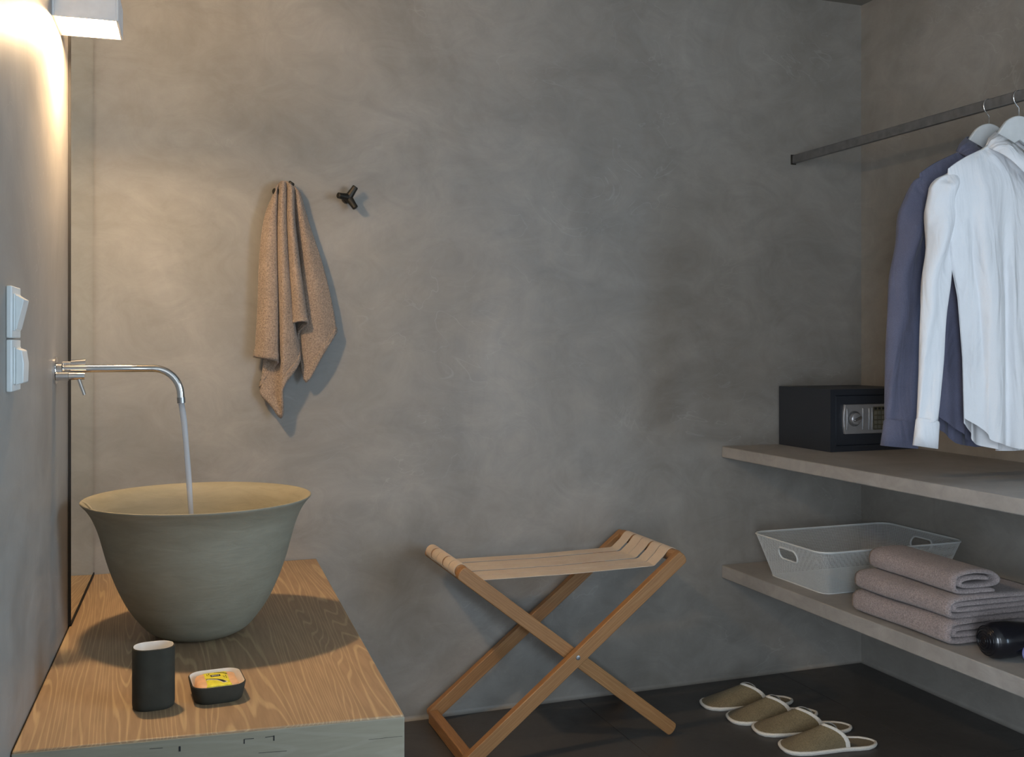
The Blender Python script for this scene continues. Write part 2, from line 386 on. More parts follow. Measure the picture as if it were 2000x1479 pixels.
# ================================================================== TAP
yf = onL(106, 722).y
tap = thing('wall_tap', 'chrome wall tap with long curved spout over the clay basin', 'tap', (lx(yf), yf, 1.144), LANG)
MB().rings([[(x, r*math.cos(2*PI*k/32), r*math.sin(2*PI*k/32)) for k in range(32)] for x, r in ((0, .03), (.004, .03), (.0055, .028))]).build('rosette', 'chrome', tap, smooth=True)
MB().rings([[(x, r*math.cos(2*PI*k/32), -.002+r*math.sin(2*PI*k/32)) for k in range(32)] for x, r in ((.0055, .019), (.016, .019), (.018, .017))]).build('collar', 'chrome', tap, smooth=True)
R_ = .058; SPL = .255
path = [(.0, 0, .003), (.1, 0, .003)]+[(SPL-R_+R_*math.sin(a), 0, .003-R_+R_*math.cos(a)) for a in [k*math.radians(84)/12 for k in range(13)]]
path.append((SPL+.0015, 0, .003-R_-.018))
MB().tube(path, .0082, 20).build('spout', 'chrome', tap, smooth=True)
tip = Vector(path[-1]); tp = Vector(path[-2]); dirn = (tip-tp).normalized()
MB().tube([tip-dirn*.012, tip+dirn*.0005], .0086, 20).build('aerator', 'steel', tap, smooth=True)
MB().tube([(.014, .022, .013), (.03, .022, .013), (.031, .022, .013), (.06, .022, .014)], [.006, .006, .0085, .0105], 20).build('handle', 'chrome', tap, smooth=True)
hd = MB().tube([(.006, -.02, -.012), (.030, -.02, -.012), (.031, -.02, -.012), (.062, -.02, -.012)], [.0095, .0095, .0085, .0075], 20).build('handle', 'chrome', tap, smooth=True)
MB().tube([(.049, -.02, -.014), (.062, -.022, -.052)], [.0038, .0036], 14).build('lever', 'chrome', hd, smooth=True)

# ================================================================== BASIN
BX, BY = .133, 2.455
KB = .952
bs = thing('vessel_basin', 'large flared clay vessel basin standing on the timber counter', 'basin', (BX, BY, CT))
outer = [(0, 0), (.075, 0), (.09, .003), (.112, .014), (.1306, .031), (.158, .066), (.177, .1), (.193, .136), (.2056, .171), (.2157, .206), (.226, .242), (.239, .274), (.252, .295), (.2635, .3075)]
rim = [(.266, .3105), (.2655, .3125), (.262, .3125)]
inner = [(.248, .301), (.232, .279), (.216, .242), (.2055, .206), (.195, .171), (.182, .136), (.166, .1), (.146, .066), (.118, .035), (.08, .022), (.03, .019), (0, .019)]
full = outer+rim+inner
def dens(p):
    pts = [cr([(a, b2, 0) for a, b2 in p], k/60) for k in range(61)]
    return [(max(q.x*KB, .0005), q.y) for q in pts]
prof = [(.0005, 0), (.07, 0)]+dens(outer[2:])+[(a*KB, b2) for a, b2 in rim]+dens(inner)
MB().lathe(prof, 96).build('bowl', 'basin', bs, smooth='all')
# small folded pouring lip on the wall side of the rim
MB().tube([(-.250, .02, .311), (-.239, .012, .3065), (-.229, .002, .297), (-.222, -.012, .285)], [.003, .0035, .003, .002], 10).build('rim_fold', 'basin', bs, smooth=True)
MB().lathe([(.0005, 0), (.022, 0), (.022, .004), (.018, .006), (.0005, .006)], 32, (0, 0, .0185)).build('drain', 'chrome', bs, smooth=True)
# water
wt = thing('water_stream', 'thin stream of water running from the tap into the basin', 'water')
ca, sa = math.cos(LANG), math.sin(LANG)
tw = Vector((lx(yf)+ca*tip.x-sa*tip.y, yf+sa*tip.x+ca*tip.y, 1.144+tip.z))
pth = []
for k in range(15):
    u = k/14; dz = u*(tw.z-CT-.024)
    o_ = .036*math.sqrt(u)*.95
    pth.append((tw.x+ca*o_*u**.2, tw.y+sa*o_, tw.z-.0015-dz))
MB().tube(pth, [.0062-.0012*k/14+.0004*math.sin(k*1.7) for k in range(15)], 16).build('stream', 'water', wt, smooth='all')

# ================================================================== TUMBLER + SOAP DISH + SOAP
def hollow(wx, wy, r, h, t, name_o, parent, floor=.006, flare=0.0):
    rs = []
    def ring(a, b_, rr, z): return [(x, y, z) for x, y in rrect(a, b_, rr, 7)]
    o_ = MB()
    o_.rings([ring(wx-.008-flare, wy-.008-flare, r-.003, 0), ring(wx-.002-flare, wy-.002-flare, r, .0025), ring(wx-flare*.9, wy-flare*.9, r, .008), ring(wx, wy, r, h-.0015), ring(wx-.0012, wy-.0012, r, h-.0003), ring(wx-t, wy-t, r-t/2, h), ring(wx-t*1.5, wy-t*1.5, r-t, h-.003)], cap=False)
    o_.add([(x, y, 0) for x, y in rrect(wx-.008-flare, wy-.008-flare, r-.003, 7)], [tuple(range(31, -1, -1))])
    o_.build('shell', name_o, parent, smooth='all', fix=True)
    i_ = MB()
    i_.rings([ring(wx-t*1.05, wy-t*1.05, r-t/2, h+.0004), ring(wx-t*1.7, wy-t*1.7, r-t*.8, h-.001), ring(wx-2*t-flare*.9, wy-2*t-flare*.9, r-t, floor+.006), ring(wx-2*t-.008-flare, wy-2*t-.008-flare, r-t-.002, floor)], cap=False)
    n_ = len(rrect(1, 1, .1, 7)); i_.f.append(tuple(3*n_+k for k in range(n_)))
    i_.build('glazed_inside', 'cup_in', parent, smooth='all')
cup = thing('tumbler', 'tall charcoal bathroom tumbler with white inside on the counter', 'tumbler', (.028, 1.985, CT), math.radians(2))
hollow(.074, .060, .027, .111, .0045, 'cup_out', cup)
dish = thing('soap_dish', 'low charcoal soap dish with white inside on the counter', 'soap dish', (.141, 2.005, CT), math.radians(3))
hollow(.098, .112, .028, .033, .0045, 'cup_out', dish, .005, .010)
sp = thing('soap_bar', 'peach soap bar in a yellow paper band, lying in the dish', 'soap', (.141, 2.003, CT+.0055), math.radians(3))
def pillow(wx, wy, h, r, e_=.006):
    return [[(x, y, z) for x, y in rrect(wx-2*i, wy-2*i, max(r-i, .002), 5)] for i, z in ((e_, 0), (e_*.3, e_*.3), (0, e_), (0, h-e_), (e_*.3, h-e_*.3), (e_, h))]
MB().rings(pillow(.074, .080, .027, .014)).build('bar', 'soap', sp, smooth='all')
MB().rings(pillow(.048, .0816, .0278, .004, .005)).build('paper_band', 'wrap', sp, smooth=True)
zt = .0279
MB().box((-.010, .010, zt), (.008, .021, zt+.0002)).build('printed_logo', 'print', sp)
for k in range(5): MB().box((-.0075+k*.0028, .0135, zt+.0002), (-.0058+k*.0028, .0175, zt+.0004)).build('printed_letter', 'print_w', sp)
def ribbon(pts, wd, name, mat, z):
    a, b_ = [], []
    for i, p in enumerate(pts):
        p = Vector((*p, z)); d = (Vector((*pts[min(i+1, len(pts)-1)], z))-Vector((*pts[max(i-1, 0)], z))).normalized(); n_ = Vector((-d.y, d.x, 0))
        ww = wd[i] if isinstance(wd, list) else wd
        a.append(p+n_*ww/2); b_.append(p-n_*ww/2)
    up = Vector((0, 0, .00025))
    MB().rings([[a[i], b_[i], b_[i]+up, a[i]+up] for i in range(len(pts))]).build(name, mat, sp)
ribbon([(-.0205, -.008), (-.018, -.003), (-.010, -.004), (0, -.009), (.006, -.017), (.012, -.03)], [.003, .004, .005, .006, .009, .009], 'printed_stripe', 'print_w', zt)
ribbon([(-.0205, -.007), (-.018, -.002), (-.010, -.003), (0, -.008), (.006, -.016), (.0115, -.029)], [.0018, .0025, .003, .004, .0065, .0065], 'printed_stripe', 'print', zt+.0002)
ribbon([(-.002, .0335), (.006, .032), (.014, .0275), (.0205, .019)], [.001, .002, .0026, .003], 'printed_stripe', 'print', zt)
for a, b_ in ((-.016, .024), (-.0125, .027), (.013, .004), (.0165, .008), (.0165, -.002)): MB().box((a, b_-.004, zt), (a+.001, b_+.004, zt+.0002)).build('printed_line', 'print', sp)

# ================================================================== HOOKS
def hook(p, label):
    h = thing('wall_hook', label, 'hook', (p.x, YB, p.z), 0, 'dark wall hooks on the back wall'); h.scale = (1.2, 1.1, 1.2)
    c = Vector((0, -.03, 0))
    MB().tube([(0, 0, 0), (0, -.004, 0), (0, -.0045, 0), (0, -.012, 0), c], [.013, .013, .009, .0075, .0085], 16).build('stem', 'bronze', h, smooth=True)
    for a, out in ((176, .55), (58, .25), (-58, .25)):
        a = math.radians(a); d = Vector((math.cos(a), -out, math.sin(a))).normalized()
        MB().tube([c-d*.004, c+d*.008, c+d*.022, c+d*.0325, c+d*.034], [.0105, .0098, .0082, .0078, .006], 16).build('prong', 'bronze', h, smooth=True)
hook(ony(680, 386, YB-.03), 'bare three-pronged dark hook right of the hanging towel')
hp = ony(556, 378, YB-.03); hook(hp, 'dark hook hidden under the top of the hanging towel')

# ================================================================== HANGING TOWEL
TL = [
 [(262,128,.035),(200,280,.045),(174,500,.04),(165,750,.04),(148,1003,.035)],
 [(264,122,.055),(232,300,.065),(218,500,.07),(216,750,.075),(205,1008,.078)],
 [(266,118,.05),(261,300,.06),(264,500,.062),(269,750,.068),(270,1025,.07)],
 [(268,116,.04),(258,300,.03),(256,500,.03),(250,780,.03),(240,1070,.038)],
 [(272,112,.04),(262,300,.028),(255,500,.024),(222,820,.022),(176,1175,.03)],
 [(278,108,.045),(267,300,.04),(268,500,.04),(262,860,.04),(232,1250,.04)],
 [(284,105,.052),(270,300,.05),(272,500,.055),(280,860,.055),(293,1318,.05)],
 [(294,103,.06),(290,300,.074),(297,500,.08),(302,800,.08),(296,1170,.072)],
 [(306,104,.055),(310,300,.065),(322,520,.068),(345,800,.068),(368,1060,.062)],
 [(312,108,.045),(315,300,.046),(326,520,.045),(352,800,.045),(384,985,.045)],
 [(318,112,.038),(315,300,.03),(322,520,.028),(340,700,.028),(352,835,.035)],
 [(326,110,.05),(320,300,.056),(330,520,.06),(343,700,.064),(349,826,.066)],
 [(338,112,.062),(342,300,.078),(360,520,.084),(378,700,.084),(390,814,.084)],
 [(350,120,.052),(358,300,.062),(383,520,.066),(408,700,.07),(427,828,.067)],
 [(355,128,.036),(355,300,.03),(376,520,.028),(392,700,.028),(374,884,.03)],
 [(360,132,.038),(362,300,.032),(382,520,.026),(385,750,.026),(386,1000,.026)],
 [(366,134,.046),(380,300,.046),(403,520,.044),(412,800,.042),(417,1135,.036)],
 [(376,140,.046),(404,300,.052),(445,520,.054),(478,720,.054),(500,1000,.05)],
 [(388,152,.032),(430,300,.032),(504,520,.032),(553,720,.034),(577,870,.034)]]
tw_ = thing('hanging_towel', 'taupe terry towel hanging in folds from a hook on the wall', 'towel')
def tpt(l, t):
    p = cr(l, t); return ony(440+p.x*.3787, 320+p.y*.3787, YB-p.z)
NT, NS = 40, 4
grid = []
for i in range(NT+1):
    t = i/NT; row = [tpt(l, t) for l in TL]; out = []
    n_ = len(TL)-1
    for k in range(n_*NS+1): out.append(cr(row, k/(n_*NS)))
    grid.append(out)
# gather over the hook
top = grid[0]; cap = []
for q in (0.35, .7, 1.0):
    cap.insert(0, [p.lerp(Vector((hp.x+(p.x-hp.x)*.35, YB-.03, top[0].z*.0+max(a.z for a in top)+.012)), q) for p in top])
MB().rings(cap+grid, closed=False, cap=False).build('terry_sheet', 'towel', tw_, smooth='all', solid=.005, subsurf=1)
# flat woven border band along the hem
bd = []
for f_ in (.955, .965, .985, .995):
    i = f_*NT; i0 = int(i); u = i-i0
    bd.append([grid[i0][k].lerp(grid[min(i0+1, NT)][k], u)+Vector((0, -.0006, 0)) for k in range(len(grid[0]))])
MB().rings(bd, closed=False, cap=False).build('hem_band', 'towel', tw_, smooth='all', solid=.0068)

# ================================================================== FOLDING STOOL
st = thing('luggage_stool', 'folding oak luggage stool with cream webbing straps against the wall', 'stool', (1.21, 2.95, 0))
def S(x, y, z): return Vector((x-1.21, y-2.95, z))
YA0, YA1 = 2.752, 3.142       # outer frame legs
YB0, YB1 = 2.782, 3.112       # inner frame legs
xl, xr, zr = .868, 1.548, .545
def leg(p, q, mat, name='leg'):
    p, q = Vector(p), Vector(q); d = (q-p).normalized(); nrm = Vector((0, 1, 0)); v = nrm.cross(d).normalized(); hw, ht = .0205, .0125
    Ln = (q-p).length; pts = []
    for s_, base in ((-1, p), (1, q)):
        for k in range(9):
            a = -PI/2+PI*k/8
            pts.append(base+d*s_*(math.cos(a)*hw*.55)+v*math.sin(a)*hw*s_)
    n_ = len(pts); off = nrm*ht
    return MB().add([a-off for a in pts]+[a+off for a in pts], [tuple(range(n_)), tuple(range(2*n_-1, n_-1, -1))]+[(i, n_+i, n_+(i+1) % n_, (i+1) % n_) for i in range(n_)]).build(name, mat, st, bevel=.002)
for y in (YA0, YA1): leg(S(xr+.004, y, zr+.006), S(xl+.012, y, .024), 'oak_a')
for y in (YB0, YB1): leg(S(xl-.002, y, zr+.004), S(xr-.015, y, .024), 'oak_b')
MB().bar(S(xl+.012, YA0+.0125, .021), S(xl+.012, YA1-.0125, .021), .032, .038).build('bottom_rail', 'oak', st, bevel=.003)
for y0_, y1_, x in ((YB0+.0125, YB1-.0125, xl), (YA0+.0125, YA1-.0125, xr)):
    MB().tube([S(x, y0_-.002, zr+.006), S(x, y0_, zr+.006), S(x, y1_, zr+.006), S(x, y1_+.002, zr+.006)], [.017, .019, .019, .017], 20).build('seat_rail', 'oak', st, smooth=True)
mid = (S(xl, 0, zr)+S(xr-.015, 0, .024))/2
bx, bz = 1.2075-1.21, .2845
MB().rings([[(bx+r*math.cos(2*PI*k/16), y, bz+r*math.sin(2*PI*k/16)) for k in range(16)] for y, r in ((YA0-2.95-.0155, .004), (YA0-2.95-.015, .0065), (YA0-2.95-.0125, .007))]).build('bolt', 'steel', st, smooth=True)
MB().rings([[(bx+r*math.cos(2*PI*k/16), y, bz+r*math.sin(2*PI*k/16)) for k in range(16)] for y, r in ((YA1-2.95+.0125, .007), (YA1-2.95+.015, .0065))]).build('bolt', 'steel', st, smooth=True)
cl, cr_ = S(xl, 0, 0).x, S(xr, 0, 0).x; zz = zr+.006; rr = .0203
prf = []
for k in range(15):                 # wrap around the left rail from the inside, below, outside, over the top
    a = math.radians(-60-255*k/14); prf.append((cl+rr*math.cos(a), zz+rr*math.sin(a)))
prf += [(cl+.030, zz-.004), (cl+.058, zz-.028), (cl+.066, zz-.0305), (cl+.1, zz-.031), (0, zz-.034), (cr_-.1, zz-.031), (cr_-.066, zz-.0305), (cr_-.058, zz-.028), (cr_-.030, zz-.004)]
for k in range(15):
    a = math.radians(135-255*k/14); prf.append((cr_+rr*math.cos(a), zz+rr*math.sin(a)))
w5 = (YB1-YB0-.03)/5
gaps = [.0045, .013, .004, .014]
y = YB0+.0135
wd = (YB1-YB0-.027-sum(gaps))/5
for k in range(5):
    ra = []
    for i, (px_, pz_) in enumerate(prf):
        a, b_ = prf[max(i-1, 0)], prf[min(i+1, len(prf)-1)]; d = Vector((b_[0]-a[0], 0, b_[1]-a[1])).normalized(); nn = Vector((-d.z, 0, d.x))*.0008
        P_ = [Vector((px_, y-2.95, pz_)), Vector((px_, y+wd-2.95, pz_))]
        ra.append([P_[0]+nn, P_[1]+nn, P_[1]-nn, P_[0]-nn])
    MB().rings(ra).build('webbing_strap', 'canvas', st, smooth=True, angle=50)
    y += wd+(gaps[k] if k < 4 else 0)

# ================================================================== SHELVES
SU, SL = .834, .410; SX0 = 1.962
for nm, z, t, lb in (('wall_shelf', SU, .040, 'upper cement-coated shelf carrying the dark safe'), ('wall_shelf', SL, .046, 'lower cement-coated shelf carrying the wire basket and folded towels')):
    o = MB().box((SX0, .7, z-t), (XR-.0005, YB-.0005, z)).build(nm, 'shelf', bevel=.003); tag(o, lb, 'shelf')

# ================================================================== SAFE
sf = thing('safe', 'small dark electronic safe on the upper shelf', 'safe', (2.197, 2.876, SU))
SW, SD, SH = .345, .295, .212
bo = MB(); bo.box((0, .012, 0), (SW, SD, SH))
for a, b_ in (((0, 0), (.022, SH)), ((SW-.022, 0), (SW, SH)), ((.022, 0), (SW-.022, .02)), ((.022, SH-.02), (SW-.022, SH))): bo.box((a[0], 0, a[1]), (b_[0], .012, b_[1]))
bo.build('body', 'navy_metal', sf)
dr = MB().box((.0245, .003, .0225), (SW-.0245, .0118, SH-.0225)).build('door', 'navy_metal', sf, bevel=.001)
px0, px1, pz0, pz1 = .048, .300, .060, .160
pl = [(px0+.006, pz0), (px1-.006, pz0), (px1, (pz0+pz1)/2), (px1-.006, pz1), (px0+.006, pz1), (px0+.0015, (pz0+pz1)/2+.025), (px0, (pz0+pz1)/2), (px0+.0015, (pz0+pz1)/2-.025)]
pan = MB().prism([(a, -.007, b_) for a, b_ in pl], .01, (0, 1, 0)).build('control_panel', 'plate', sf, bevel=.0015)
for x in (px0+.013, .126, .152, .164): MB().box((x, -.0095, pz0+.013), (x+.003, -.007, pz1-.013)).build('ridge', 'steel', pan, bevel=.0008)
kc = (.092, .112)
def disc(rs_): return [[(kc[0]+r*math.cos(2*PI*k/28), yy, kc[1]+r*math.sin(2*PI*k/28)) for k in range(28)] for yy, r in rs_]
kn = MB().rings(disc([(-.007, .0265), (-.0095, .0265), (-.010, .0235), (-.0085, .022)])).build('knob_ring', 'darksteel', pan, smooth=True)
kb = MB().rings(disc([(-.0085, .0205), (-.02, .0195), (-.023, .016), (-.0235, .004)])).build('knob', 'plate', sf, smooth=True)
MB().bar((kc[0]-.016, -.026, kc[1]-.006), (kc[0]+.014, -.026, kc[1]+.006), .008, .009, (0, 1, 0)).build('knob_grip', 'steel', kb, bevel=.002)
kp = MB().box((.170, -.0085, pz0+.012), (.222, -.007, pz1-.009)).build('keypad', 'keypad', sf)
for i in range(3):
    MB().box((.1745+i*.016, -.0092, pz1-.019), (.1845+i*.016, -.0085, pz1-.012)).build('indicator', 'black', kp)
    for j in range(4): MB().box((.174+i*.0155, -.0100, pz0+.016+j*.016), (.186+i*.0155, -.0085, pz0+.028+j*.016)).build('key', 'key', kp, bevel=.0008)
MB().box((.225, -.0095, pz0+.013), (.2285, -.007, pz1-.013)).build('ridge', 'steel', pan, bevel=.0008)

# ================================================================== WIRE BASKET
bk = thing('wire_basket', 'white mesh basket with side handles on the lower shelf', 'basket', (2.27, 2.835, SL))
BH = .138
def bring(f_, z):  # outline at fraction f_ of the height
    wx, wy = .482+(.568-.482)*f_, .300+(.388-.300)*f_
    return wx, wy, z
def boutline(f_, n_=360):
    wx, wy, _ = bring(f_, 0); pts = rrect(wx, wy, .03+.012*f_, 10)
    # resample uniformly
    P = [Vector((x, y, 0)) for x, y in pts]; P.append(P[0]); ls = [0]
    for a, b_ in zip(P, P[1:]): ls.append(ls[-1]+(b_-a).length)
    out = []; j = 0
    for k in range(n_):
        s_ = ls[-1]*k/n_
        while ls[j+1] < s_: j += 1
        out.append(P[j].lerp(P[j+1], (s_-ls[j])/max(1e-9, ls[j+1]-ls[j])))
    return out
NB, NZ = 336, 27
O0, O1 = boutline(0, NB), boutline(1, NB)
def bp(k, f_):
    p = O0[k % NB].lerp(O1[k % NB], f_); p.z = .003+BH*f_; return p
def inhole(p):
    if abs(p.x) < .2: return False
    f_ = (p.z-.003)/BH
    dy, dz = abs(p.y), abs(f_-.70)*BH; a = max(0, dy-.030)
    return a*a+dz*dz < .0185**2
mw = MB(); hw_ = .00052
for k in range(NB):
    d = (bp(k+1, .5)-bp(k-1, .5)).normalized()*hw_
    for j in range(NZ):
        a, b_ = bp(k, j/NZ), bp(k, (j+1)/NZ)
        if inhole((a+b_)/2): continue
        mw.add([a-d, a+d, b_+d, b_-d], [(0, 1, 2, 3)])
upv = Vector((0, 0, hw_))
for j in range(1, NZ):
    for k in range(NB):
        a, b_ = bp(k, j/NZ), bp(k+1, j/NZ)
        if inhole((a+b_)/2): continue
        mw.add([a-upv, b_-upv, b_+upv, a+upv], [(0, 1, 2, 3)])
for k in range(-46, 47):
    x = k*.005; mw.add([(x-hw_, -.146, .0035), (x+hw_, -.146, .0035), (x+hw_, .146, .0035), (x-hw_, .146, .0035)], [(0, 1, 2, 3)])
for k in range(-29, 30):
    y = k*.005; mw.add([(-.236, y-hw_, .0035), (-.236, y+hw_, .0035), (.236, y+hw_, .0035), (.236, y-hw_, .0035)], [(0, 1, 2, 3)])
o = mw.build('wire_mesh', 'basket', bk, solid=.0008, fix=False); o['kind'] = 'stuff'
MB().tube([p+Vector((0, 0, .003+BH)) for p in boutline(1, 90)], .0032, 8, True).build('rim', 'basket', bk, smooth='all')
MB().tube([p+Vector((0, 0, .0022)) for p in boutline(0, 90)], .0022, 8, True).build('base_ring', 'basket', bk, smooth='all')
for sx in (-1, 1):
    pts = []
    for k in range(32):
        a = 2*PI*k/32; cy = .030*(1 if math.cos(a) > 0 else -1); y_ = cy+.0195*math.cos(a); f_ = .70+.0195*math.sin(a)/BH
        wx = .482+.086*f_; pts.append((sx*(wx/2), y_, .003+BH*f_))
    MB().tube(pts, .0034, 8, True).build('handle', 'basket', bk, smooth='all')

# ================================================================== FOLDED TOWELS
def folded(name, label, x0, y0, y1, z0, path, thick, parent_rz=0, seed=1):
    """path: centre line of the folded cloth in (x, z); extruded from y0 to y1"""
    rnd = random.Random(seed); t = thing(name, label, 'towel', (x0, (y0+y1)/2, z0), parent_rz, 'folded towels on the lower shelf')
    n_ = 90; P = [cr([(a, 0, b_) for a, b_ in path], k/n_) for k in range(n_+1)]
    prof = []
    A, B = [], []
    for i, p in enumerate(P):
        d = (P[min(i+1, n_)]-P[max(i-1, 0)]).normalized(); n2 = Vector((-d.z, 0, d.x)); A.append((p, n2))
    rs = []; NY = 26
    ph = [rnd.uniform(0, 6) for _ in range(6)]
    for j in range(NY+1):
        v = j/NY; y = (y0-y1)/2+(y1-y0)*v
        edge = min(v, 1-v)*(y1-y0); th = thick*(.45+.55*min(1, math.sqrt(edge/.009))) if edge < .009 else thick
        ring = []
        def wob(p):
            return Vector((.0025*math.sin(y*21+ph[0]+p.z*30), 0, 0.0012*math.sin(y*17+p.x*13+ph[1])*min(1, p.z/.03)))
        for p, n2 in A: q = p+n2*th/2; ring.append(q+wob(p)+Vector((0, y, 0)))
        pe, d2 = A[-1][0], None
        for p, n2 in reversed(A): q = p-n2*th/2; ring.append(q+wob(p)+Vector((0, y, 0)))
        rs.append(ring)
    mb = MB().rings(rs)
    zmin = min(v[2] for v in mb.v)
    mb.v = [(a, b_, max(c, .0)) for a, b_, c in mb.v]
    mb.build('terry_cloth', 'towel2', t, smooth='all')
    return t
def ufold(W, h, th, inner=True):
    """outer fold closed at x=0 (front), with a second fold nested inside"""
    a = th/2
    g_ = th*.98
    pts = [(W, h-a-.002), (W*.7, h-a), (W*.35, h-a+.001), (.035, h-a), (.012, h-a*1.9), (a, h/2+.004), (a*1.05, h/2-.006), (.012, a*1.9), (.035, a), (W*.35, a), (W*.7, a), (W-.01, a)]
    return pts
def infold(W, h, th):
    a = th/2; z0_, z1_ = th*1.5+.0005, h-th*1.5-.0005
    return [(W, z1_), (W*.5, z1_), (th+.03, z1_), (th+.012, (z0_+z1_)/2+.003), (th+.012, (z0_+z1_)/2-.003), (th+.03, z0_), (W*.5, z0_), (W-.01, z0_)]
def towel(label, x0, y0, y1, z0, W, h, th, seed):
    t = folded('folded_towel', label, x0, y0, y1, z0, ufold(W, h, th), th, 0, seed)
    u = folded('tmp', 'x', x0, y0+.003, y1-.003, z0, infold(W, h, th), th*.95, 0, seed+5)
    c = [o_ for o_ in u.children][0]; c.parent = t; c.name = 'inner_fold'; c.location.y = 0
    bpy.data.objects.remove(u)
    return t
towel('mauve-grey folded towel at the bottom of the stack', 1.985, 2.115, 2.505, SL+.0005, .33, .064, .0155, 3)
towel('mauve-grey folded towel in the middle of the stack', 1.989, 2.118, 2.500, SL+.0665, .33, .056, .0135, 12)
tt = folded('folded_towel', 'smaller rolled mauve-grey towel on top of the stack', 2.030, 2.135, 2.495, SL+.1245,
    [(.135, .006), (.09, .0065), (.04, .0065), (.014, .012), (.007, .030), (.014, .048), (.04, .056), (.085, .0575), (.13, .052), (.150, .038), (.145, .026), (.12, .0205), (.08, .0195), (.045, .021), (.026, .028), (.030, .036), (.05, .0405), (.085, .041), (.118, .038)], .0125, math.radians(-3), 21)

# ================================================================== HAIR DRYER
hdz = SL+.047
dy_ = thing('hair_dryer', 'glossy black hair dryer lying on the lower shelf by the folded towels', 'hair dryer', (1.995, 2.0, hdz), math.radians(-6))
def xr_(lst, seg=36): return [[(x, r*math.cos(2*PI*k/seg), r*math.sin(2*PI*k/seg)) for k in range(seg)] for x, r in lst]
MB().rings(xr_([(.006, .036), (.014, .0435), (.03, .0465), (.06, .0465), (.09, .043), (.13, .037), (.17, .033), (.2, .031), (.202, .027)])).build('barrel', 'gloss_black', dy_, smooth=True)
gr = MB().rings(xr_([(.012, .041), (.002, .036), (-.004, .028), (-.008, .016), (-.0085, .002)])).build('rear_grille', 'gloss_black', dy_, smooth=True)
for r in (.010, .017, .024, .031, .037):
    x = {.010: -.0085, .017: -.0078, .024: -.0058, .031: -.002, .037: .003}[r]
    MB().tube([(x, r*math.cos(2*PI*k/40), r*math.sin(2*PI*k/40)) for k in range(40)], .0012, 6, True).build('grille_ring', 'gloss_black', gr, smooth='all')
MB().rings(xr_([(.198, .0325), (.21, .0325), (.225, .028), (.25, .024), (.252, .02)])).build('nozzle', 'gloss_black', dy_, smooth=True)
MB().tube([(.135, -.02, -.012), (.15, -.07, -.024), (.165, -.13, -.028)], [.019, .018, .016], 20).build('handle', 'gloss_black', dy_, smooth=True)
MB().tube([(.088+.018*math.cos(2*PI*k/28), -.047+.004*math.sin(2*PI*k/28), -.026+.0185*math.sin(2*PI*k/28)) for k in range(28)], .0026, 8, True).build('hanging_loop', 'lilac', dy_, smooth='all')

# ================================================================== CLOTHES ROD
RXc, RZc = 2.264, 1.877
rod = thing('clothes_rod', 'grey flat metal clothes rod fixed to the back wall', 'rod', (RXc, YB, RZc))
MB().box((-.0075, -2.3, -.015), (.0075, -.004, .015)).build('bar', 'darksteel', rod, bevel=.002)
MB().box((-.011, -.004, -.018), (.011, -.0003, .018)).build('wall_plate', 'bronze', rod, bevel=.001)
MB().box((.0075, -2.29, -.01), (XR-RXc-.0005, -2.27, .01)).build('side_bracket', 'darksteel', rod, bevel=.001)

# ================================================================== HANGERS AND SHIRTS
def hanger(y, label, zc):
    h = thing('coat_hanger', label, 'hanger', (RXc, y, zc), 0, 'white hangers on the rod')
    top, bot = [], []
    for k in range(-24, 25):
        u = k/24*.19; a = abs(u)
        top.append((u, -.0, -.052-.020*(a/.05)**2 if a < .05 else (-.072-(a-.05)*1.2 if a < .1 else -.132-(a-.1)*.62)))
    for k in range(24, -25, -1):
        u = k/24*.19; a = abs(u)
        bot.append((u, -.0, -.118-a*.54-max(0, a-.15)*.2))
    poly = [(x, -.006, z) for x, _, z in top+bot]
    MB().prism(poly, .012, (0, 1, 0)).build('shoulder_arms', 'hanger', h, bevel=.003)
    pts = [(0, 0, -.056), (0, 0, -.030), (-.008, 0, -.0235), (-.0165, 0, -.014)]
    for k in range(13):
        a = math.radians(200-205*k/12); pts.append((-.001+.0185*math.cos(a), 0, .0+.0192*math.sin(a)))
    MB().tube(pts, .0016, 10).build('hook', 'chrome', h, smooth='all')
    return h
hanger(2.153, 'white hanger holding the white shirt', RZc-.0022+.0005)
hanger(2.258, 'white hanger holding the slate-blue shirt, behind the white one', RZc-.0022+.0005)

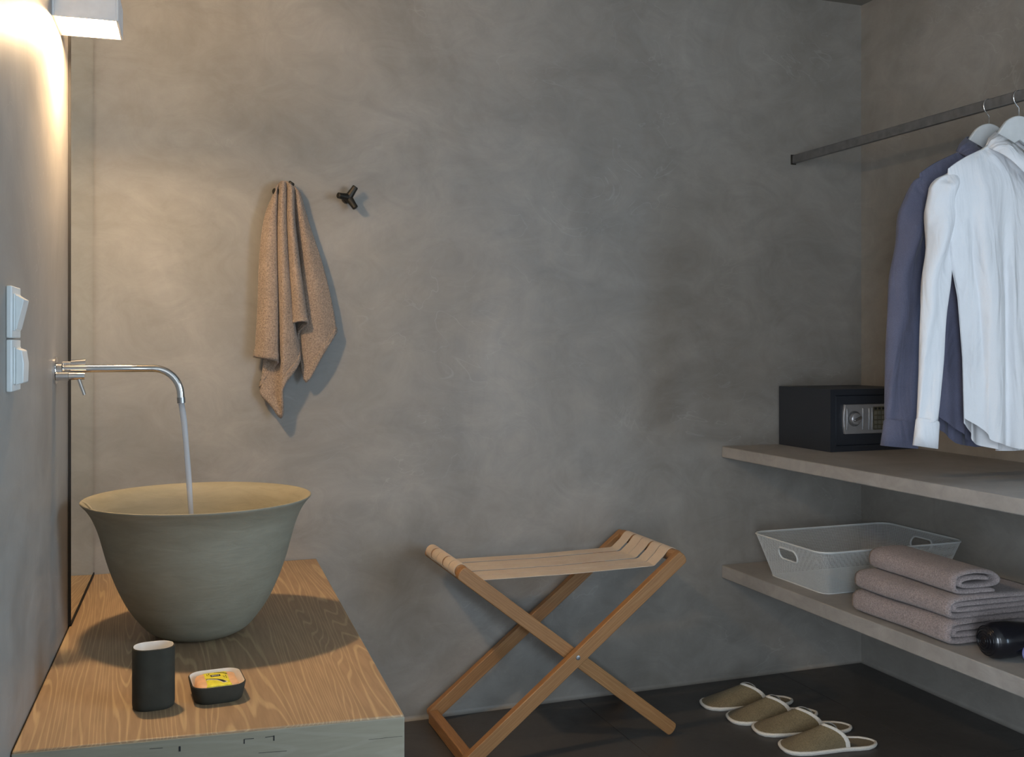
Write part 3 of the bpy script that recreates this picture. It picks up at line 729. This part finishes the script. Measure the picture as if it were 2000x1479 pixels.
def shirt(y0, label, mat, sleeve, half, zoff, seed, folds):
    rnd = random.Random(seed); t = thing('shirt', label, 'shirt', (RXc, y0, 0))
    # half: table z -> half width of the body ; shoulder line
    NS_, NT_ = 96, 60
    ph = [rnd.uniform(0, 6.28) for _ in range(8)]
    def sh_line(a, front):
        a = abs(a)
        z = 1.750-(a-.07)*.43-max(0, a-.17)**2*1.8
        if a < .085:
            k = (a/.085)
            z = (1.675+.067*k**1.6) if front else (1.738+.004*k)
        return z+zoff
    def zbot(s_, front): return (.918 if front else .905)+zoff*.5+.085*abs(s_)**2.6
    rs = []
    for j in range(NT_+1):
        v = j/NT_; ring = []
        for k in range(NS_):
            a = 2*PI*k/NS_; s_ = math.cos(a); front = math.sin(a) >= 0
            e_ = abs(math.sin(a))**.8
            # at the top use the shoulder width, further down the body table
            for it in range(1):
                zt_ = 1.66+zoff; z_ = zt_+(zbot(s_, front)-zt_)*v
            hw0 = lerp(half, v); u = s_*hw0
            zt_ = sh_line(u, front); z_ = zt_+(zbot(s_, front)-zt_)*v
            T = (.044 if front else .030)*(min(1, (v+.0001)/.14)**.5)*(1-.25*max(0, v-.5))
            w_ = T*e_
            amp = folds*min(1, v*2.2)*(e_**.7)
            f_ = amp*(math.sin(s_*11+ph[0]+v*1.3)+.7*math.sin(s_*19+ph[1]-v*1.7)+.4*math.sin(s_*31+ph[2]+v*3))*.45
            w_ = max(.0015, w_+f_) if v > .02 else w_
            if v <= .001: w_ = .004*e_ if abs(u) > .085 else (.05*e_ if front else .03*e_)
            u += amp*.5*math.sin(s_*14+ph[3])
            ring.append((u, -w_ if front else min(w_, .036), z_))
        rs.append(ring)
    MB().rings(rs, cap=False).build('body', mat, t, smooth='all', subsurf=1)
    # sleeves
    for sx in (-1, 1):
        rs = []; NL = 64
        for j in range(NL+1):
            v = j/NL; cx, cy_, cz = cr([tuple(q[:3]) for q in sleeve], v)
            ww = lerp([(q[4], q[3]) for q in sleeve], v); ring = []
            if sx > 0: cx = min(cx, .289-ww)
            dp = ww*(.36+.22*math.sin(v*PI)); crease = .006*math.exp(-((v-.46)/.05)**2)
            for k in range(28):
                a = 2*PI*k/28
                f_ = .007*math.sin(a*3+v*9+ph[4])*min(1, v*4)+.006*math.sin(v*34+ph[5]+a*2)*math.exp(-((v-.45)/.22)**2)
                ring.append((sx*(cx+math.cos(a)*(ww-crease)), cy_-math.sin(a)*(dp+f_)+.012*math.sin(v*PI), cz-math.cos(a)*.45*ww*(1-min(1, v*2.6))))
            rs.append(ring)
        MB().rings(rs, cap=True).build('sleeve', mat, t, smooth='all')
        # cuff
        q = sleeve[-1]; rs = []
        if sx > 0: q = (min(q[0], .280-q[3]*1.16),)+tuple(q[1:])
        for dz, k_ in ((.006, 1.02), (0, 1.1), (-.03, 1.12), (-.066, 1.16), (-.066, 1.10), (-.03, 1.06)):
            rs.append([(sx*(q[0]+(.000-dz*.12)+math.cos(2*PI*k/28)*q[3]*k_), q[1]-math.sin(2*PI*k/28)*q[3]*.44*k_, q[2]+dz+math.cos(2*PI*k/28)*.006) for k in range(28)])
        MB().rings(rs, cap=False).build('cuff', mat, t, smooth='all')
    # collar: stand and two leaves
    def neck(a, r, z): return Vector((.072*r*math.sin(a), -.012-.042*r*math.cos(a), z))
    rs = []
    for k in range(41):
        a = -2.9*0+(-PI+.02)*0+math.radians(8+344*k/40)-0
        fr = (1+math.cos(a))/2          # 1 at the front, 0 at the back
        zl, zh = 1.742-.062*fr+zoff, 1.778-.060*fr+zoff
        rs.append([neck(a, 1.0, zl), neck(a, 1.0, zh)])
    MB().rings(rs, closed=False, cap=False).build('collar_stand', mat, t, smooth='all', solid=.002)
    TE = [(0, .034, 1.784), (.05, .026, 1.784), (.079, .0, 1.772), (.062, -.036, 1.742), (.034, -.052, 1.715), (.004, -.060, 1.690)]
    BE = [(0, .048, 1.742), (.065, .040, 1.742), (.112, .0, 1.732), (.096, -.048, 1.700), (.066, -.064, 1.668), (.032, -.072, 1.632)]
    rs = []
    for sx, rng in ((-1, range(24, -1, -1)), (1, range(1, 25))):
        for k in rng:
            a, b_ = cr(TE, k/24), cr(BE, k/24); m_ = a.lerp(b_, .5)
            out = Vector((m_.x, m_.y+.01, 0)).normalized()*.006
            rs.append([Vector((sx*p.x, p.y, p.z+zoff)) for p in (a-out*.4+Vector((0, 0, -.004)), a, m_+out, b_+out*.3)])
    MB().rings(rs, closed=False, cap=False).build('collar', mat, t, smooth='all', solid=.002)
    MB().bar((-.022, .022, 1.7265+zoff), (.03, .022, 1.7265+zoff), .0015, .012).build('neck_tag', 'tab', t)
    # placket with buttons
    return t, ph
def sleeve_tab(pts):
    # (centre offset, y, z, half width, v)
    n_ = len(pts)-1
    return [(a, b_, c, d, i/n_) for i, (a, b_, c, d) in enumerate(pts)]
half_w = [(0, .245), (.06, .25), (.16, .243), (.36, .238), (.52, .212), (.75, .196), (1, .190)]
wsl = sleeve_tab([(.236, .006, 1.656, .010), (.240, .004, 1.648, .036), (.2455, 0, 1.62, .049), (.253, 0, 1.55, .050), (.268, 0, 1.42, .044), (.285, 0, 1.28, .040), (.295, 0, 1.14, .036), (.306, 0, 1.02, .034), (.312, 0, .995, .034)])
nsl = sleeve_tab([(.222, 0, 1.668, .010), (.224, 0, 1.660, .034), (.230, 0, 1.62, .049), (.250, 0, 1.55, .052), (.275, 0, 1.42, .052), (.292, 0, 1.26, .052), (.300, 0, 1.12, .052), (.304, 0, 1.01, .052), (.306, 0, .985, .052)])
ws, _ = shirt(2.153, 'white button-up shirt hanging in front on the rod', 'shirt_white', wsl, half_w, 0, 4, .027)
ns, _ = shirt(2.258, 'slate-blue shirt hanging behind the white shirt', 'shirt_navy', nsl, half_w, .004, 9, .02)
for t, mat in ((ws, 'shirt_white'), (ns, 'shirt_navy')):
    pk = []
    for k in range(26):
        v = k/25; z_ = 1.668-.735*v; yy = -.050-.012*math.sin(v*5)*v*0-.003
        pk.append([(-.012, yy, z_), (.018, yy, z_)])
    p = MB().rings(pk, closed=False, cap=False).build('placket', mat, t, smooth='all', solid=.0025)
    for k in range(7):
        z_ = 1.640-.1*k
        MB().rings([[(.0085+r*math.cos(2*PI*i/16), yq, z_+r*math.sin(2*PI*i/16)) for i in range(16)] for yq, r in ((-.0542, .0052), (-.0562, .0052), (-.0568, .0042), (-.0560, .0034))]).build('button', 'button', p, smooth=True)

# ================================================================== SLIPPERS
def slipper(name, label, toe, heel, flip):
    toe, heel = Vector(toe), Vector(heel); d = (toe-heel).normalized(); Ls = (toe-heel).length
    s = thing('slipper', label, 'slipper', (heel.x, heel.y, 0), math.atan2(d.y, d.x), 'khaki slippers on the floor')
    def hwid(x):  # half width along the length fraction
        return lerp([(0, .0), (.015, .012), (.05, .025), (.12, .036), (.22, .040), (.4, .041), (.6, .048), (.75, .053), (.87, .051), (.94, .043), (.98, .029), (.993, .018), (1, .0)], x)*1.02
    def cy(x): return flip*.010*math.sin(max(0, x-.3)*2.2)*(1 if x > .3 else 0)
    st_ = [0, .004, .015, .03, .05, .08, .12, .17, .22, .3, .4, .5, .6, .68, .75, .81, .87, .91, .94, .965, .98, .993, 1]
    out = [(x*Ls, cy(x)+hwid(x)) for x in st_]+[(x*Ls, cy(x)-hwid(x)) for x in reversed(st_[1:-1])]
    lift = lambda x: .0+.004*max(0, (x/Ls-.85)/.15)
    MB().prism([(x, y, 0) for x, y in out], .007).build('sole', 'binding', s, smooth=True)
    MB().prism([(x*.965+Ls*.0175, y*.86, .007) for x, y in out], .0015).build('insole', 'slipper', s, smooth=True)
    MB().tube([(x, y, .007) for x, y in out], .0052, 8, True).build('sole_binding', 'binding', s, smooth='all')
    rs = []
    x_open = .55; H = .068
    for i in range(19):
        f_ = i/18; ring = []
        for k in range(17):
            a = PI*k/16
            # the opening is cut back over the instep
            xo = x_open-.22*abs(math.cos(a))**1.4
            x = xo+(1.0-xo)*f_*.997
            hw = max(hwid(x)*.97, .001); hh = .008+(H-.008)*(1-f_)**.85*(1 if f_ < 1 else 0)
            hh = max(hh, .008)
            ring.append((x*Ls, cy(x)+hw*math.cos(a)*(1-.10*math.sin(a)*(1-f_)), .0075+max(0, hh-.0075)*math.sin(a)**.75))
        rs.append(ring)
    MB().rings(rs, closed=False, cap=False).build('vamp', 'slipper', s, smooth='all', solid=.003)
    e0 = [Vector(p) for p in rs[0]]; e1 = [Vector(p) for p in rs[1]]
    up = Vector((0, 0, .0022))
    band = [[a+(a-b_).normalized()*.002+up*.2, a+up, a.lerp(b_, 1.1)+up] for a, b_ in zip(e0, e1)]
    MB().rings(band, closed=False, cap=False).build('opening_binding', 'binding', s, smooth='all', solid=.0036)
    return s
sl = [((1378,1380),(1551,1369)), ((1419,1399),(1592,1390)), ((1475,1426),(1660,1418)), ((1521,1455),(1707,1448))]
lb = ['khaki slipper nearest the back wall', 'khaki slipper second from the back wall', 'khaki slipper third from the back wall', 'khaki slipper farthest from the back wall, nearest the viewer']
for i, (a, b_) in enumerate(sl):
    pa, pb = onz(*a, .008), onz(*b_, .008)
    dy = (.014, -.006, -.002, -.006)[i]
    slipper('slipper', lb[i], (pa.x, pa.y+dy), (pb.x, pb.y+dy), 1 if i % 2 else -1)
